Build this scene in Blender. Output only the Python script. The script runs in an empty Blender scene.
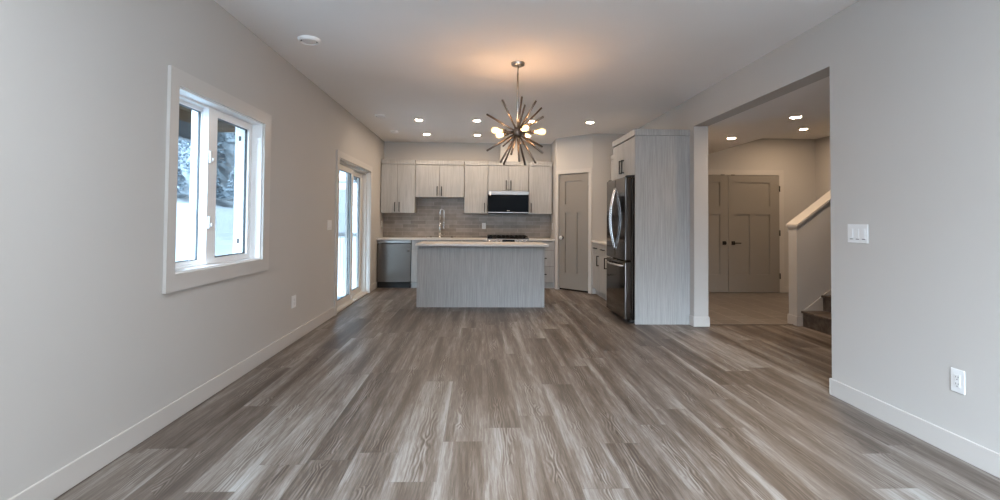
import bpy, bmesh, math, random
from mathutils import Vector, Matrix
random.seed(7)
PI = math.pi
sc = bpy.context.scene
COL = sc.collection

# ------------------------------------------------------------------ camera
fw = Vector((0.0403248908, 0.9988707092, 0.0251238846))
rt = Vector((0.9991414748, -0.0405493412, 0.0084890666))
up = Vector((-0.0094982369, -0.0247599944, 0.9996483013))
cam_d = bpy.data.cameras.new('camera')
cam = bpy.data.objects.new('camera', cam_d); COL.objects.link(cam)
M = Matrix((rt, up, -fw)).transposed().to_4x4()
M.translation = (0, 0, 1.24987508)
cam.matrix_world = M
cam_d.sensor_width = 36; cam_d.lens = 502.12639 / 1000 * 36
cam_d.shift_x = 0; cam_d.shift_y = -(250 - 208.03055) / 1000
cam_d.clip_start = .05; cam_d.clip_end = 500
sc.camera = cam

# ------------------------------------------------------------------ world, exposure
SKY, GLOW = 0.32, 33.5      # overcast sky, and an added bright sky patch behind the viewer that fills the room
LAMP = 152.0               # radiance of the recessed downlights
BULB = 135.0             # radiance of a filament
FILL = 98.0              # radiance of the fill lamps added out of view
w = bpy.data.worlds.new('world'); sc.world = w; w.use_nodes = True
wn_, wl_ = w.node_tree.nodes, w.node_tree.links
bg = wn_['Background']; bg.inputs[0].default_value = (0.70, 0.85, 1.0, 1)
tcw = wn_.new('ShaderNodeTexCoord'); dt = wn_.new('ShaderNodeVectorMath'); dt.operation = 'DOT_PRODUCT'
dt.inputs[1].default_value = (-0.24, -math.cos(math.radians(32)) * .97, math.sin(math.radians(32)))
mr = wn_.new('ShaderNodeMapRange'); mr.interpolation_type = 'SMOOTHSTEP'
for i_, v_ in ((1, .87), (2, .985), (3, SKY), (4, SKY + GLOW)): mr.inputs[i_].default_value = v_
wl_.new(tcw.outputs['Generated'], dt.inputs[0]); wl_.new(dt.outputs['Value'], mr.inputs[0]); wl_.new(mr.outputs[0], bg.inputs[1])
sc.view_settings.view_transform = 'Standard'; sc.view_settings.look = 'None'
sc.view_settings.gamma = 1; sc.view_settings.use_curve_mapping = False
sc.view_settings.exposure = 1.16
sc.cycles.use_denoising = True
sc.cycles.max_bounces = 12; sc.cycles.diffuse_bounces = 8; sc.cycles.glossy_bounces = 4
sc.cycles.transparent_max_bounces = 12
sc.cycles.sample_clamp_indirect = 6
sc.cycles.caustics_reflective = False; sc.cycles.caustics_refractive = False

# ------------------------------------------------------------------ materials
def nt(name):
    m = bpy.data.materials.new(name); m.use_nodes = True
    t = m.node_tree; return m, t, t.nodes, t.links, t.nodes['Principled BSDF']
def N(nodes, typ, **kw):
    n = nodes.new(typ)
    for k, v in kw.items(): setattr(n, k, v)
    return n
def mat(name, col, rough=.5, metal=0, spec=.5, noise=0, scale=20, bump=0, emit=None, estr=0, coat=0):
    m, t, nd, lk, b = nt(name)
    b.inputs['Base Color'].default_value = (*col, 1); b.inputs['Roughness'].default_value = rough
    b.inputs['Metallic'].default_value = metal; b.inputs['Specular IOR Level'].default_value = spec
    b.inputs['Coat Weight'].default_value = coat
    if emit: b.inputs['Emission Color'].default_value = (*emit, 1); b.inputs['Emission Strength'].default_value = estr
    if noise or bump:
        tc = N(nd, 'ShaderNodeTexCoord'); nz = N(nd, 'ShaderNodeTexNoise'); nz.inputs['Scale'].default_value = scale
        nz.inputs['Detail'].default_value = 5
        lk.new(tc.outputs['Object'], nz.inputs['Vector'])
        if noise:
            mx = N(nd, 'ShaderNodeMix', data_type='RGBA')
            mx.inputs['A'].default_value = (*[c * (1 - noise) for c in col], 1)
            mx.inputs['B'].default_value = (*[min(1, c * (1 + noise)) for c in col], 1)
            lk.new(nz.outputs['Fac'], mx.inputs['Factor']); lk.new(mx.outputs['Result'], b.inputs['Base Color'])
        if bump:
            bp = N(nd, 'ShaderNodeBump'); bp.inputs['Strength'].default_value = bump; bp.inputs['Distance'].default_value = .002
            lk.new(nz.outputs['Fac'], bp.inputs['Height']); lk.new(bp.outputs['Normal'], b.inputs['Normal'])
    return m
def grain_mat(name, c0, c1, sc3, rough=.5, streak=.5):
    m, t, nd, lk, b = nt(name)
    tc = N(nd, 'ShaderNodeTexCoord'); mp = N(nd, 'ShaderNodeMapping'); mp.inputs['Scale'].default_value = sc3
    n1 = N(nd, 'ShaderNodeTexNoise'); n1.inputs['Scale'].default_value = 1; n1.inputs['Detail'].default_value = 6; n1.inputs['Roughness'].default_value = .65
    n1.inputs['Distortion'].default_value = .6
    lk.new(tc.outputs['Object'], mp.inputs['Vector']); lk.new(mp.outputs['Vector'], n1.inputs['Vector'])
    rp = N(nd, 'ShaderNodeValToRGB'); e = rp.color_ramp.elements
    e[0].position = .33; e[0].color = (*c0, 1); e[1].position = .62; e[1].color = (*c1, 1)
    lk.new(n1.outputs['Fac'], rp.inputs['Fac']); lk.new(rp.outputs['Color'], b.inputs['Base Color'])
    b.inputs['Roughness'].default_value = rough
    bp = N(nd, 'ShaderNodeBump'); bp.inputs['Strength'].default_value = .15; bp.inputs['Distance'].default_value = .001
    lk.new(n1.outputs['Fac'], bp.inputs['Height']); lk.new(bp.outputs['Normal'], b.inputs['Normal'])
    return m
WALL = mat('wall_paint', (.512, .498, .482), .75, spec=.25, noise=.015, scale=3, bump=.02)
TRIM = mat('trim_paint', (.545, .525, .505), .45, noise=.01, scale=4)
CEIL = mat('ceiling_paint', (.84, .83, .83), .85, spec=.2, noise=.02, scale=2.5, bump=.03)
CREAM = mat('chase_paint', (.66, .63, .59), .7, noise=.01)
CAB = grain_mat('cabinet_melamine', (.315, .316, .316), (.455, .455, .452), (85, 85, 2.2), .5)
GAP = mat('cabinet_carcass_shade', (.22, .20, .185), .7, noise=.05)  # dark sheets behind the doors stand in for shade in the gaps
QUARTZ = mat('quartz', (.70, .67, .63), .25, noise=.04, scale=60)
STEEL = mat('stainless_steel', (.30, .295, .29), .3, 1, noise=.04, scale=8)
HSTEEL = mat('bright_handle_steel', (.72, .73, .75), .25, 1, noise=.03)
CHROME = mat('polished_chrome', (.85, .85, .86), .22, 1, noise=.02)
WSTEEL = mat('dark_brushed_steel', (.165, .15, .137), .27, 1, noise=.05, scale=6)
DSTEEL = mat('black_stainless', (.115, .105, .098), .09, 1, noise=.05, scale=6)
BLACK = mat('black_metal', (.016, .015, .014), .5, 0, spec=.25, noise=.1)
GLOSSBLK = mat('black_glass', (.006, .008, .012), .08, 0, spec=.09, noise=.05)
PLASTIC = mat('white_plastic', (.74, .75, .76), .35, noise=.01)
SLOT = mat('dark_slot', (.05, .05, .05), .6, noise=.05)
VINYL = mat('white_vinyl', (.87, .88, .89), .35, noise=.01)
DVINYL = mat('door_vinyl', (.62, .60, .57), .4, noise=.01)
DOORP = mat('taupe_door_paint', (.265, .245, .222), .45, noise=.02, scale=5)
SEAL = mat('window_spacer', (.06, .07, .08), .5, noise=.05)
BRONZE = mat('brushed_bronze', (.17, .135, .11), .38, .8, noise=.25, scale=30)
NICKEL = mat('brushed_nickel', (.42, .40, .38), .3, 1, noise=.04)
LENS = mat('downlight_lens', (.9, .9, .9), .4, emit=(1, .76, .54), estr=LAMP, noise=.01)
FLENS = mat('foyer_downlight_lens', (.9, .9, .9), .4, emit=(1, .72, .47), estr=LAMP * 1.75, noise=.01)
BULBM = mat('filament_glow', (.9, .8, .6), .2, emit=(1, .60, .34), estr=BULB, noise=.01)
FILLM = mat('fill_lamp_diffuser', (.9, .9, .9), .4, emit=(.86, .94, 1.0), estr=FILL, noise=.01)
SUNSNOW = mat('sunlit_snow', (.86, .88, .90), .7, noise=.03, scale=.6)  # lighter copy of the snow, kept bright to throw light indoors
DIMSNOW = mat('snow', (.55, .585, .62), .7, noise=.06, scale=.6, bump=.2)  # dimming put into the colour: greyer than snow's own white
JOIST = mat('rough_sawn_joist', (.20, .125, .07), .8, noise=.35, scale=6)
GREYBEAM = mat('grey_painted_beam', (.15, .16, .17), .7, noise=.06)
BARK = mat('frosted_bark', (.20, .20, .21), .9, noise=.3, scale=5)
VENTW = mat('vent_white', (.90, .90, .90), .4, noise=.01)
BRUSH = mat('snowy_brush', (.29, .34, .38), .9, noise=.75, scale=3.0)
FROST = mat('frosted_twigs', (.24, .29, .33), .9, noise=.45, scale=1.4)
SIDING = mat('pale_siding', (.62, .68, .74), .7, noise=.03)
STAIRM = grain_mat('stair_vinyl', (.05, .038, .03), (.14, .113, .094), (1.5, 14, 14), .45)

def glass_mat():
    m, t, nd, lk, b = nt('window_glass')
    tr = N(nd, 'ShaderNodeBsdfTransparent'); tr.inputs[0].default_value = (.79, .835, .855, 1)
    gl = N(nd, 'ShaderNodeBsdfGlossy'); gl.inputs['Roughness'].default_value = .02
    lw = N(nd, 'ShaderNodeLayerWeight'); lw.inputs[0].default_value = .5
    p4 = N(nd, 'ShaderNodeMath', operation='POWER'); lk.new(lw.outputs['Facing'], p4.inputs[0]); p4.inputs[1].default_value = 5
    fr = N(nd, 'ShaderNodeMath', operation='MULTIPLY_ADD'); lk.new(p4.outputs[0], fr.inputs[0]); fr.inputs[1].default_value = .45; fr.inputs[2].default_value = .025
    mx = N(nd, 'ShaderNodeMixShader')
    lk.new(fr.outputs[0], mx.inputs[0]); lk.new(tr.outputs[0], mx.inputs[1]); lk.new(gl.outputs[0], mx.inputs[2])
    lk.new(mx.outputs[0], nd['Material Output'].inputs['Surface'])
    return m
GLASS = glass_mat()
def screen_mat():
    m, t, nd, lk, b = nt('insect_screen_mesh')
    tr = N(nd, 'ShaderNodeBsdfTransparent'); df = N(nd, 'ShaderNodeBsdfDiffuse'); df.inputs[0].default_value = (.12, .13, .14, 1)
    mx = N(nd, 'ShaderNodeMixShader'); mx.inputs[0].default_value = .22
    lk.new(tr.outputs[0], mx.inputs[1]); lk.new(df.outputs[0], mx.inputs[2]); lk.new(mx.outputs[0], nd['Material Output'].inputs['Surface'])
    return m
SCREEN = screen_mat()
def bulb_glass():
    m, t, nd, lk, b = nt('amber_bulb_glass')
    tr = N(nd, 'ShaderNodeBsdfTransparent'); tr.inputs[0].default_value = (1, .93, .80, 1)
    em = N(nd, 'ShaderNodeEmission'); em.inputs[0].default_value = (1, .60, .24, 1); em.inputs[1].default_value = 1.1
    lw = N(nd, 'ShaderNodeLayerWeight'); lw.inputs[0].default_value = .45
    mx = N(nd, 'ShaderNodeMixShader'); lk.new(lw.outputs['Facing'], mx.inputs[0]); gl = N(nd, 'ShaderNodeBsdfGlossy'); gl.inputs['Roughness'].default_value = .1
    sc_ = N(nd, 'ShaderNodeMath', operation='MULTIPLY'); sc_.inputs[1].default_value = .25; lk.new(lw.outputs['Facing'], sc_.inputs[0]); lk.new(sc_.outputs[0], mx.inputs[0])
    lk.new(tr.outputs[0], mx.inputs[1]); lk.new(gl.outputs[0], mx.inputs[2])
    ad = N(nd, 'ShaderNodeAddShader'); lk.new(mx.outputs[0], ad.inputs[0]); lk.new(em.outputs[0], ad.inputs[1])
    lk.new(ad.outputs[0], nd['Material Output'].inputs['Surface'])
    return m
BGLASS = bulb_glass()

def math_n(nd, lk, op, a, b=None, c=None):
    n = N(nd, 'ShaderNodeMath', operation=op)
    for i, v in enumerate((a, b, c)):
        if v is None: continue
        if isinstance(v, (int, float)): n.inputs[i].default_value = v
        else: lk.new(v, n.inputs[i])
    return n.outputs[0]
def floor_mat():
    m, t, nd, lk, b = nt('vinyl_plank')
    A = lambda op, a, b_=None, c_=None: math_n(nd, lk, op, a, b_, c_)
    tc = N(nd, 'ShaderNodeTexCoord'); sp = N(nd, 'ShaderNodeSeparateXYZ'); lk.new(tc.outputs['Object'], sp.inputs[0])
    x, y = sp.outputs[0], sp.outputs[1]
    PW, PL = .228, 1.5
    rx = A('DIVIDE', A('ADD', x, 20.03), PW); row = A('FLOOR', rx); fx = A('FRACT', rx)
    wn = N(nd, 'ShaderNodeTexWhiteNoise', noise_dimensions='1D'); lk.new(row, wn.inputs['W'])
    ry = A('ADD', A('DIVIDE', y, PL), A('MULTIPLY', wn.outputs['Value'], 7.3)); idx = A('FLOOR', ry); fy = A('FRACT', ry)
    cv = N(nd, 'ShaderNodeCombineXYZ'); lk.new(row, cv.inputs[0]); lk.new(idx, cv.inputs[1])
    w2 = N(nd, 'ShaderNodeTexWhiteNoise', noise_dimensions='2D'); lk.new(cv.outputs[0], w2.inputs['Vector'])
    pid = w2.outputs['Value']
    # streak coordinates, different in every plank
    def coords(sx, sy, k):
        c = N(nd, 'ShaderNodeCombineXYZ')
        lk.new(A('MULTIPLY', x, sx), c.inputs[0]); lk.new(A('MULTIPLY', y, sy), c.inputs[1]); lk.new(A('MULTIPLY', pid, k), c.inputs[2])
        return c.outputs[0]
    def noise(vec, detail, rough, dist):
        n = N(nd, 'ShaderNodeTexNoise'); n.inputs['Scale'].default_value = 1; n.inputs['Detail'].default_value = detail
        n.inputs['Roughness'].default_value = rough; n.inputs['Distortion'].default_value = dist
        lk.new(vec, n.inputs['Vector']); return n.outputs['Fac']
    broad = noise(coords(8.0, .50, 91.), 2, .5, .5)
    fine = noise(coords(95, 5.0, 53.), 6, .7, .5)
    mid = noise(coords(24, 1.5, 71.), 4, .6, .8)
    # cathedral figure: nested long ovals about the plank's centre
    cx = A('MULTIPLY', A('SUBTRACT', fx, A('ADD', .38, A('MULTIPLY', pid, .24))), 2.0)
    warp = noise(coords(5, 2.2, 33.), 2, .5, .3)
    ring = A('ADD', A('MULTIPLY', A('ABSOLUTE', cx), 1.0), A('MULTIPLY', warp, 1.3))
    rings = A('ADD', .5, A('MULTIPLY', A('SINE', A('MULTIPLY', ring, 42.)), .5))
    cath = A('MULTIPLY', A('SUBTRACT', rings, .5), A('MULTIPLY', A('GREATER_THAN', warp, .5), A('SUBTRACT', 1.0, A('MINIMUM', A('MULTIPLY', A('ABSOLUTE', cx), 1.6), 1.0))))
    edge = A('MULTIPLY', A('SUBTRACT', A('POWER', A('ABSOLUTE', A('MULTIPLY', A('SUBTRACT', fx, .5), 2.0)), 1.6), .4), .16)
    v = A('ADD', A('MULTIPLY', A('SUBTRACT', broad, .5), 1.2), .47)
    v = A('ADD', v, A('MULTIPLY', A('SUBTRACT', mid, .5), .70))
    v = A('ADD', v, A('MULTIPLY', A('SUBTRACT', fine, .5), 1.0))
    v = A('ADD', v, A('MULTIPLY', cath, .42))
    v = A('ADD', v, edge)
    v = A('ADD', v, A('MULTIPLY', A('SUBTRACT', pid, .5), .26))
    rp = N(nd, 'ShaderNodeValToRGB'); e = rp.color_ramp.elements
    e[0].position = .08; e[0].color = (.052, .038, .030, 1); e[1].position = .95; e[1].color = (.33, .318, .305, 1)
    for pos, c in ((.32, (.093, .072, .058)), (.55, (.162, .135, .115)), (.75, (.255, .232, .212))):
        q = e.new(pos); q.color = (*c, 1)
    lk.new(v, rp.inputs['Fac'])
    sx = A('LESS_THAN', A('MINIMUM', fx, A('SUBTRACT', 1.0, fx)), .007)
    sy = A('LESS_THAN', A('MINIMUM', fy, A('SUBTRACT', 1.0, fy)), .0012)
    seam = A('MAXIMUM', sx, sy)
    mx = N(nd, 'ShaderNodeMix', data_type='RGBA'); mx.inputs['B'].default_value = (.12, .10, .085, 1)
    lk.new(A('MULTIPLY', seam, .55), mx.inputs['Factor']); lk.new(rp.outputs['Color'], mx.inputs['A'])
    lk.new(mx.outputs['Result'], b.inputs['Base Color'])
    lk.new(A('ADD', .36, A('MULTIPLY', fine, .16)), b.inputs['Roughness'])
    b.inputs['Specular IOR Level'].default_value = .45
    bp = N(nd, 'ShaderNodeBump'); bp.inputs['Strength'].default_value = .12; bp.inputs['Distance'].default_value = .001
    lk.new(A('SUBTRACT', fine, A('MULTIPLY', seam, 1.0)), bp.inputs['Height']); lk.new(bp.outputs['Normal'], b.inputs['Normal'])
    return m
FLOOR = floor_mat()
def brick_mat(name, comp, bw, rh, mortar, c1, c2, cm, rough, offset=.5, msmooth=.1):
    m, t, nd, lk, b = nt(name)
    tc = N(nd, 'ShaderNodeTexCoord'); sp = N(nd, 'ShaderNodeSeparateXYZ'); lk.new(tc.outputs['Object'], sp.inputs[0])
    cb = N(nd, 'ShaderNodeCombineXYZ'); lk.new(sp.outputs[comp[0]], cb.inputs[0]); lk.new(sp.outputs[comp[1]], cb.inputs[1])
    br = N(nd, 'ShaderNodeTexBrick'); br.offset = offset
    br.inputs['Scale'].default_value = 1; br.inputs['Brick Width'].default_value = bw; br.inputs['Row Height'].default_value = rh
    br.inputs['Mortar Size'].default_value = mortar; br.inputs['Mortar Smooth'].default_value = msmooth
    br.inputs['Color1'].default_value = (*c1, 1); br.inputs['Color2'].default_value = (*c2, 1); br.inputs['Mortar'].default_value = (*cm, 1)
    lk.new(cb.outputs[0], br.inputs['Vector'])
    nz = N(nd, 'ShaderNodeTexNoise'); nz.inputs['Scale'].default_value = 9; nz.inputs['Detail'].default_value = 4
    lk.new(tc.outputs['Object'], nz.inputs['Vector'])
    mx = N(nd, 'ShaderNodeMix', data_type='RGBA', blend_type='OVERLAY'); mx.inputs['Factor'].default_value = .3
    lk.new(br.outputs['Color'], mx.inputs['A']); lk.new(nz.outputs['Fac'], mx.inputs['B'])
    lk.new(mx.outputs['Result'], b.inputs['Base Color']); b.inputs['Roughness'].default_value = rough
    bp = N(nd, 'ShaderNodeBump'); bp.invert = True; bp.inputs['Strength'].default_value = .4; bp.inputs['Distance'].default_value = .002
    lk.new(br.outputs['Fac'], bp.inputs['Height']); lk.new(bp.outputs['Normal'], b.inputs['Normal'])
    return m
TILE = brick_mat('splash_tile', (0, 2), .30, .073, .003, (.205, .172, .147), (.315, .272, .238), (.37, .335, .30), .3)
FTILE = brick_mat('foyer_tile', (1, 0), .60, .30, .004, (.155, .134, .117), (.20, .175, .155), (.33, .30, .27), .4, .33)

# ------------------------------------------------------------------ mesh helpers
class MB:
    """collects shapes in world coordinates"""
    def __init__(s): s.bm = bmesh.new()
    def _bev(s, verts, w, seg=1):
        es = {e for v in verts for e in v.link_edges}
        bmesh.ops.bevel(s.bm, geom=list(es), offset=w, segments=seg, affect='EDGES', profile=.5)
    def box(s, x0, x1, y0, y1, z0, z1, bev=0, seg=1, mtx=None):
        x0, x1 = sorted((x0, x1)); y0, y1 = sorted((y0, y1)); z0, z1 = sorted((z0, z1))
        r = bmesh.ops.create_cube(s.bm, size=1)
        T = Matrix.Translation(((x0+x1)/2, (y0+y1)/2, (z0+z1)/2)) @ Matrix.Diagonal((x1-x0, y1-y0, z1-z0, 1))
        if mtx is not None: T = mtx @ T
        bmesh.ops.transform(s.bm, matrix=T, verts=r['verts'])
        if bev: s._bev(r['verts'], bev, seg)
        return s
    def cyl(s, p0, p1, r0, r1=None, n=16, cap=True):
        p0, p1 = Vector(p0), Vector(p1); d = p1 - p0
        r = bmesh.ops.create_cone(s.bm, cap_ends=cap, cap_tris=False, segments=n, radius1=r0, radius2=r0 if r1 is None else r1, depth=d.length)
        T = Matrix.Translation((p0+p1)/2) @ d.to_track_quat('Z', 'Y').to_matrix().to_4x4()
        bmesh.ops.transform(s.bm, matrix=T, verts=r['verts'])
        for f in {f for v in r['verts'] for f in v.link_faces}:
            if len(f.verts) == 4: f.smooth = True
        return s
    def lathe(s, prof, c, axis=(0, 0, 1), n=24):
        q = Vector(axis).to_track_quat('Z', 'Y'); c = Vector(c); rings = []
        for r, h in prof:
            if r < 1e-6: rings.append([s.bm.verts.new(c + q @ Vector((0, 0, h)))])
            else: rings.append([s.bm.verts.new(c + q @ Vector((r*math.cos(2*PI*k/n), r*math.sin(2*PI*k/n), h))) for k in range(n)])
        for a, b in zip(rings, rings[1:]):
            for k in range(n):
                l = (k+1) % n
                vs = ([a[0]] if len(a) == 1 else [a[k], a[l]]) + ([b[0]] if len(b) == 1 else [b[l], b[k]])
                if len(vs) > 2:
                    f = s.bm.faces.new(vs); f.smooth = True
        return s
    def tube(s, pts, r, n=10, flat=1.0):
        pts = [Vector(p) for p in pts]; rings = []; ref = None
        for i, p in enumerate(pts):
            d = (pts[min(i+1, len(pts)-1)] - pts[max(i-1, 0)]).normalized()
            if ref is None:
                ref = Vector((0, 0, 1)) if abs(d.z) < .9 else Vector((1, 0, 0))
            a = (ref - d*ref.dot(d)).normalized(); b = d.cross(a); ref = a
            rr = r[i] if isinstance(r, (list, tuple)) else r
            rings.append([s.bm.verts.new(p + a*rr*math.cos(2*PI*k/n) + b*rr*flat*math.sin(2*PI*k/n)) for k in range(n)])
        for a, b in zip(rings, rings[1:]):
            for k in range(n):
                f = s.bm.faces.new([a[k], a[(k+1) % n], b[(k+1) % n], b[k]]); f.smooth = True
        s.bm.faces.new(rings[0][::-1]); s.bm.faces.new(rings[-1])
        return s
    def prism(s, poly, d):
        """poly: list of 3D points, extruded by vector d"""
        d = Vector(d); a = [s.bm.verts.new(Vector(p)) for p in poly]; b = [s.bm.verts.new(Vector(p)+d) for p in poly]
        s.bm.faces.new(a); s.bm.faces.new(b[::-1]); n = len(a)
        for k in range(n): s.bm.faces.new([a[k], b[k], b[(k+1) % n], a[(k+1) % n]])
        return s
    def slab(s, ax, c0, c1, u0, u1, v0, v1, holes=()):
        """a wall of thickness c0..c1 along axis ax (0 or 1), with rectangular holes (u0,u1,v0,v1); one clean shell"""
        us = sorted({u0, u1, *[h[0] for h in holes], *[h[1] for h in holes]}); vs = sorted({v0, v1, *[h[2] for h in holes], *[h[3] for h in holes]})
        def solid(i, j):
            if i < 0 or j < 0 or i >= len(us)-1 or j >= len(vs)-1: return False
            cu, cv = (us[i]+us[i+1])/2, (vs[j]+vs[j+1])/2
            return not any(h[0] < cu < h[1] and h[2] < cv < h[3] for h in holes)
        def P(c, u, v): return (c, u, v) if ax == 0 else ((u, c, v) if ax == 1 else (u, v, c))
        def Q(*p): s.bm.faces.new([s.bm.verts.new(q) for q in p])
        for i in range(len(us)-1):
            for j in range(len(vs)-1):
                if not solid(i, j): continue
                a, b, c, d = us[i], us[i+1], vs[j], vs[j+1]
                Q(P(c0, a, c), P(c0, b, c), P(c0, b, d), P(c0, a, d)); Q(P(c1, a, c), P(c1, a, d), P(c1, b, d), P(c1, b, c))
                if not solid(i-1, j): Q(P(c0, a, c), P(c0, a, d), P(c1, a, d), P(c1, a, c))
                if not solid(i+1, j): Q(P(c0, b, c), P(c1, b, c), P(c1, b, d), P(c0, b, d))
                if not solid(i, j-1): Q(P(c0, a, c), P(c1, a, c), P(c1, b, c), P(c0, b, c))
                if not solid(i, j+1): Q(P(c0, a, d), P(c0, b, d), P(c1, b, d), P(c1, a, d))
        bmesh.ops.remove_doubles(s.bm, verts=s.bm.verts, dist=1e-5)
        return s
    def ring(s, ax, c0, c1, u0, u1, v0, v1, wl, wr=None, wb=None, wt=None):
        """a rectangular frame in the plane normal to ax"""
        wr = wl if wr is None else wr; wb = wl if wb is None else wb; wt = wl if wt is None else wt
        return s.slab(ax, c0, c1, u0, u1, v0, v1, [(u0+wl, u1-wr, v0+wb, v1-wt)])
ORG = {}
def empty(name, loc, label, cat, group=None, kind=None):
    o = bpy.data.objects.new(name, None); COL.objects.link(o); o.location = loc; o.empty_display_size = .1
    ORG[o.name] = Vector(loc)
    o['label'] = label; o['category'] = cat
    if group: o['group'] = group
    if kind: o['kind'] = kind
    return o
def part(name, mb, m, parent=None, label=None):
    org = ORG[parent.name] if parent else Vector((0, 0, 0))
    bmesh.ops.recalc_face_normals(mb.bm, faces=mb.bm.faces)
    if parent: bmesh.ops.translate(mb.bm, vec=-org, verts=mb.bm.verts)
    me = bpy.data.meshes.new(name); mb.bm.to_mesh(me); mb.bm.free(); me.materials.append(m)
    o = bpy.data.objects.new(name, me); COL.objects.link(o)
    if parent: o.parent = parent
    ORG[o.name] = org
    if label: o['label'] = label
    return o
def tag(o, label, cat, group=None):
    o['label'] = label; o['category'] = cat
    if group: o['group'] = group
    return o
def single(name, mb, m, loc, label, cat, group=None):
    """a thing that is one mesh, its origin at its base"""
    loc = Vector(loc); bmesh.ops.translate(mb.bm, vec=-loc, verts=mb.bm.verts)
    o = part(name, mb, m); o.location = loc; ORG[o.name] = loc
    return tag(o, label, cat, group)
def struct(name, mb, m, label=None, parent=None, cat=None):
    o = part(name, mb, m, parent)
    if parent is None:
        o['kind'] = 'structure'
        o['label'] = label or name.replace('_', ' '); o['category'] = cat or name.split('_')[0]
    return o
def copy_tree(src, loc=None, label=None, parent=None):
    c = src.copy(); COL.objects.link(c); ORG[c.name] = Vector(loc) if loc is not None else ORG.get(src.name, Vector())
    if parent is not None: c.parent = parent
    if loc is not None: c.location = loc
    if label: c['label'] = label
    for ch in list(src.children): copy_tree(ch, parent=c)
    return c

# ------------------------------------------------------------------ room shell
XL, XR, H, YB = -1.879, 2.584, 2.779, 9.892
XR2 = 2.757           # foyer side of the right wall
XO = -2.09            # outer face of left wall
YR = -3.2
struct('floor', MB().prism([(XO, YR-.2, 0), (6.3, YR-.2, 0), (6.3, 6.05, 0), (XR2-.06, 6.05, 0), (XR2-.06, YB+.2, 0), (XO, YB+.2, 0)], (0, 0, -.06)), FLOOR, 'grey brown wood-look vinyl plank floor')
struct('floor_foyer', MB().box(XR2-.06, 6.3, 6.0505, 9.1, -.06, 0), FTILE, 'brown tiled floor of the entry hall')
struct('ceiling', MB().box(XO, 6.3, YR-.2, YB+.2, H, H+.15), CEIL, 'white painted ceiling')
struct('ceiling_foyer', MB().box(XR2-.001, 3.885, 3.5, 8.86, 2.416, H-.001), CEIL, 'lowered ceiling over the entry hall')
WIN = (3.16, 4.40, .902, 2.07); SLD = (6.71, 8.655, .0, 2.07); WIN3 = (-1.0, .9, .80, 2.15)
struct('wall_left', MB().slab(0, XO, XL, YR-.2, YB+.2, -.06, H, [WIN, (SLD[0], SLD[1], -.03, SLD[3]), WIN3]), WALL, 'long left wall with window and patio door')
rw = MB().slab(0, XR, XR2, YR-.2, YB, 0, H, [(3.598, 5.955, 0, 2.416)])
struct('wall_right', rw, WALL, 'right wall with a wide opening to the entry hall')
struct('wall_back', MB().box(XL, XR, YB, YB+.2, 0, H), WALL, 'kitchen back wall')
struct('wall_rear', MB().slab(1, YR-.2, YR, XL, XR, 0, H, [(-1.7, 2.4, .08, 2.6)]), WALL, 'rear wall behind the viewer with an added large window')
# pantry: stub, diagonal with door, stub
PA, PB = Vector((1.404, 9.251, 0)), Vector((1.961, 8.648, 0))
pd = (PB - PA).normalized(); pn = Vector((pd.y, -pd.x, 0))          # pn points to the room
if pn.y > 0: pn = -pn
PL_ = (PB - PA).length
PM = Matrix((Vector((pd.x, pd.y, 0)), -pn, Vector((0, 0, 1)))).transposed().to_4x4(); PM.translation = PA   # local: x along door wall, y into pantry
mb = MB().box(PA.x, PA.x+.09, PA.y, YB, 0, H)
mb.box(PB.x, XR, PB.y, PB.y+.09, 0, H)
def pbox(mb, s0, s1, d0, d1, z0, z1, bev=0): return mb.box(s0, s1, d0, d1, z0, z1, bev, mtx=PM)
pbox(mb, 0, .072, 0, .09, 0, H); pbox(mb, .742, PL_, 0, .09, 0, H); pbox(mb, .07, .744, 0, .09, 2.112, H)
struct('wall_pantry', mb, WALL, 'angled pantry corner wall with a door')
# foyer walls
struct('wall_foyer_back', MB().box(XR2, 6.1, 8.87, 9.05, 0, H), WALL, 'back wall of the entry hall behind double doors')
struct('wall_foyer_right', MB().box(6.093, 6.3, 3.4, 9.05, 0, H), WALL, 'far right wall of the entry hall')
struct('wall_foyer_front', MB().box(XR2, 6.1, 3.38, 3.56, 0, H), WALL, 'front wall of the entry hall')
# knee wall by the stairs
def kz(x): return 1.218 + .76*(x - 3.87)
struct('wall_stair', MB().prism([(3.87, 5.985, 0), (5.6, 5.985, 0), (5.6, 5.985, kz(5.6)), (3.87, 5.985, kz(3.87))], (0, .165, 0)), WALL, 'sloped half wall beside the stairs')
mb = MB()
c = .76
mb.prism([(3.856, 5.957, kz(3.856)+.0), (5.6, 5.957, kz(5.6)), (5.6, 5.957, kz(5.6)+.026), (3.856, 5.957, kz(3.856)+.026)], (0, .221, 0))
mb.prism([(3.863, 5.972, kz(3.863)-.03), (5.6, 5.972, kz(5.6)-.03), (5.6, 5.972, kz(5.6)), (3.863, 5.972, kz(3.863))], (0, .191, 0))
struct('trim_1', mb, TRIM, 'pale sloped cap on the stair half wall')
# chase above the microwave cabinet
struct('wall_chase', MB().box(.385, .725, 9.60, YB, 2.385, H), CREAM, 'boxed duct above the range cabinets')

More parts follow.
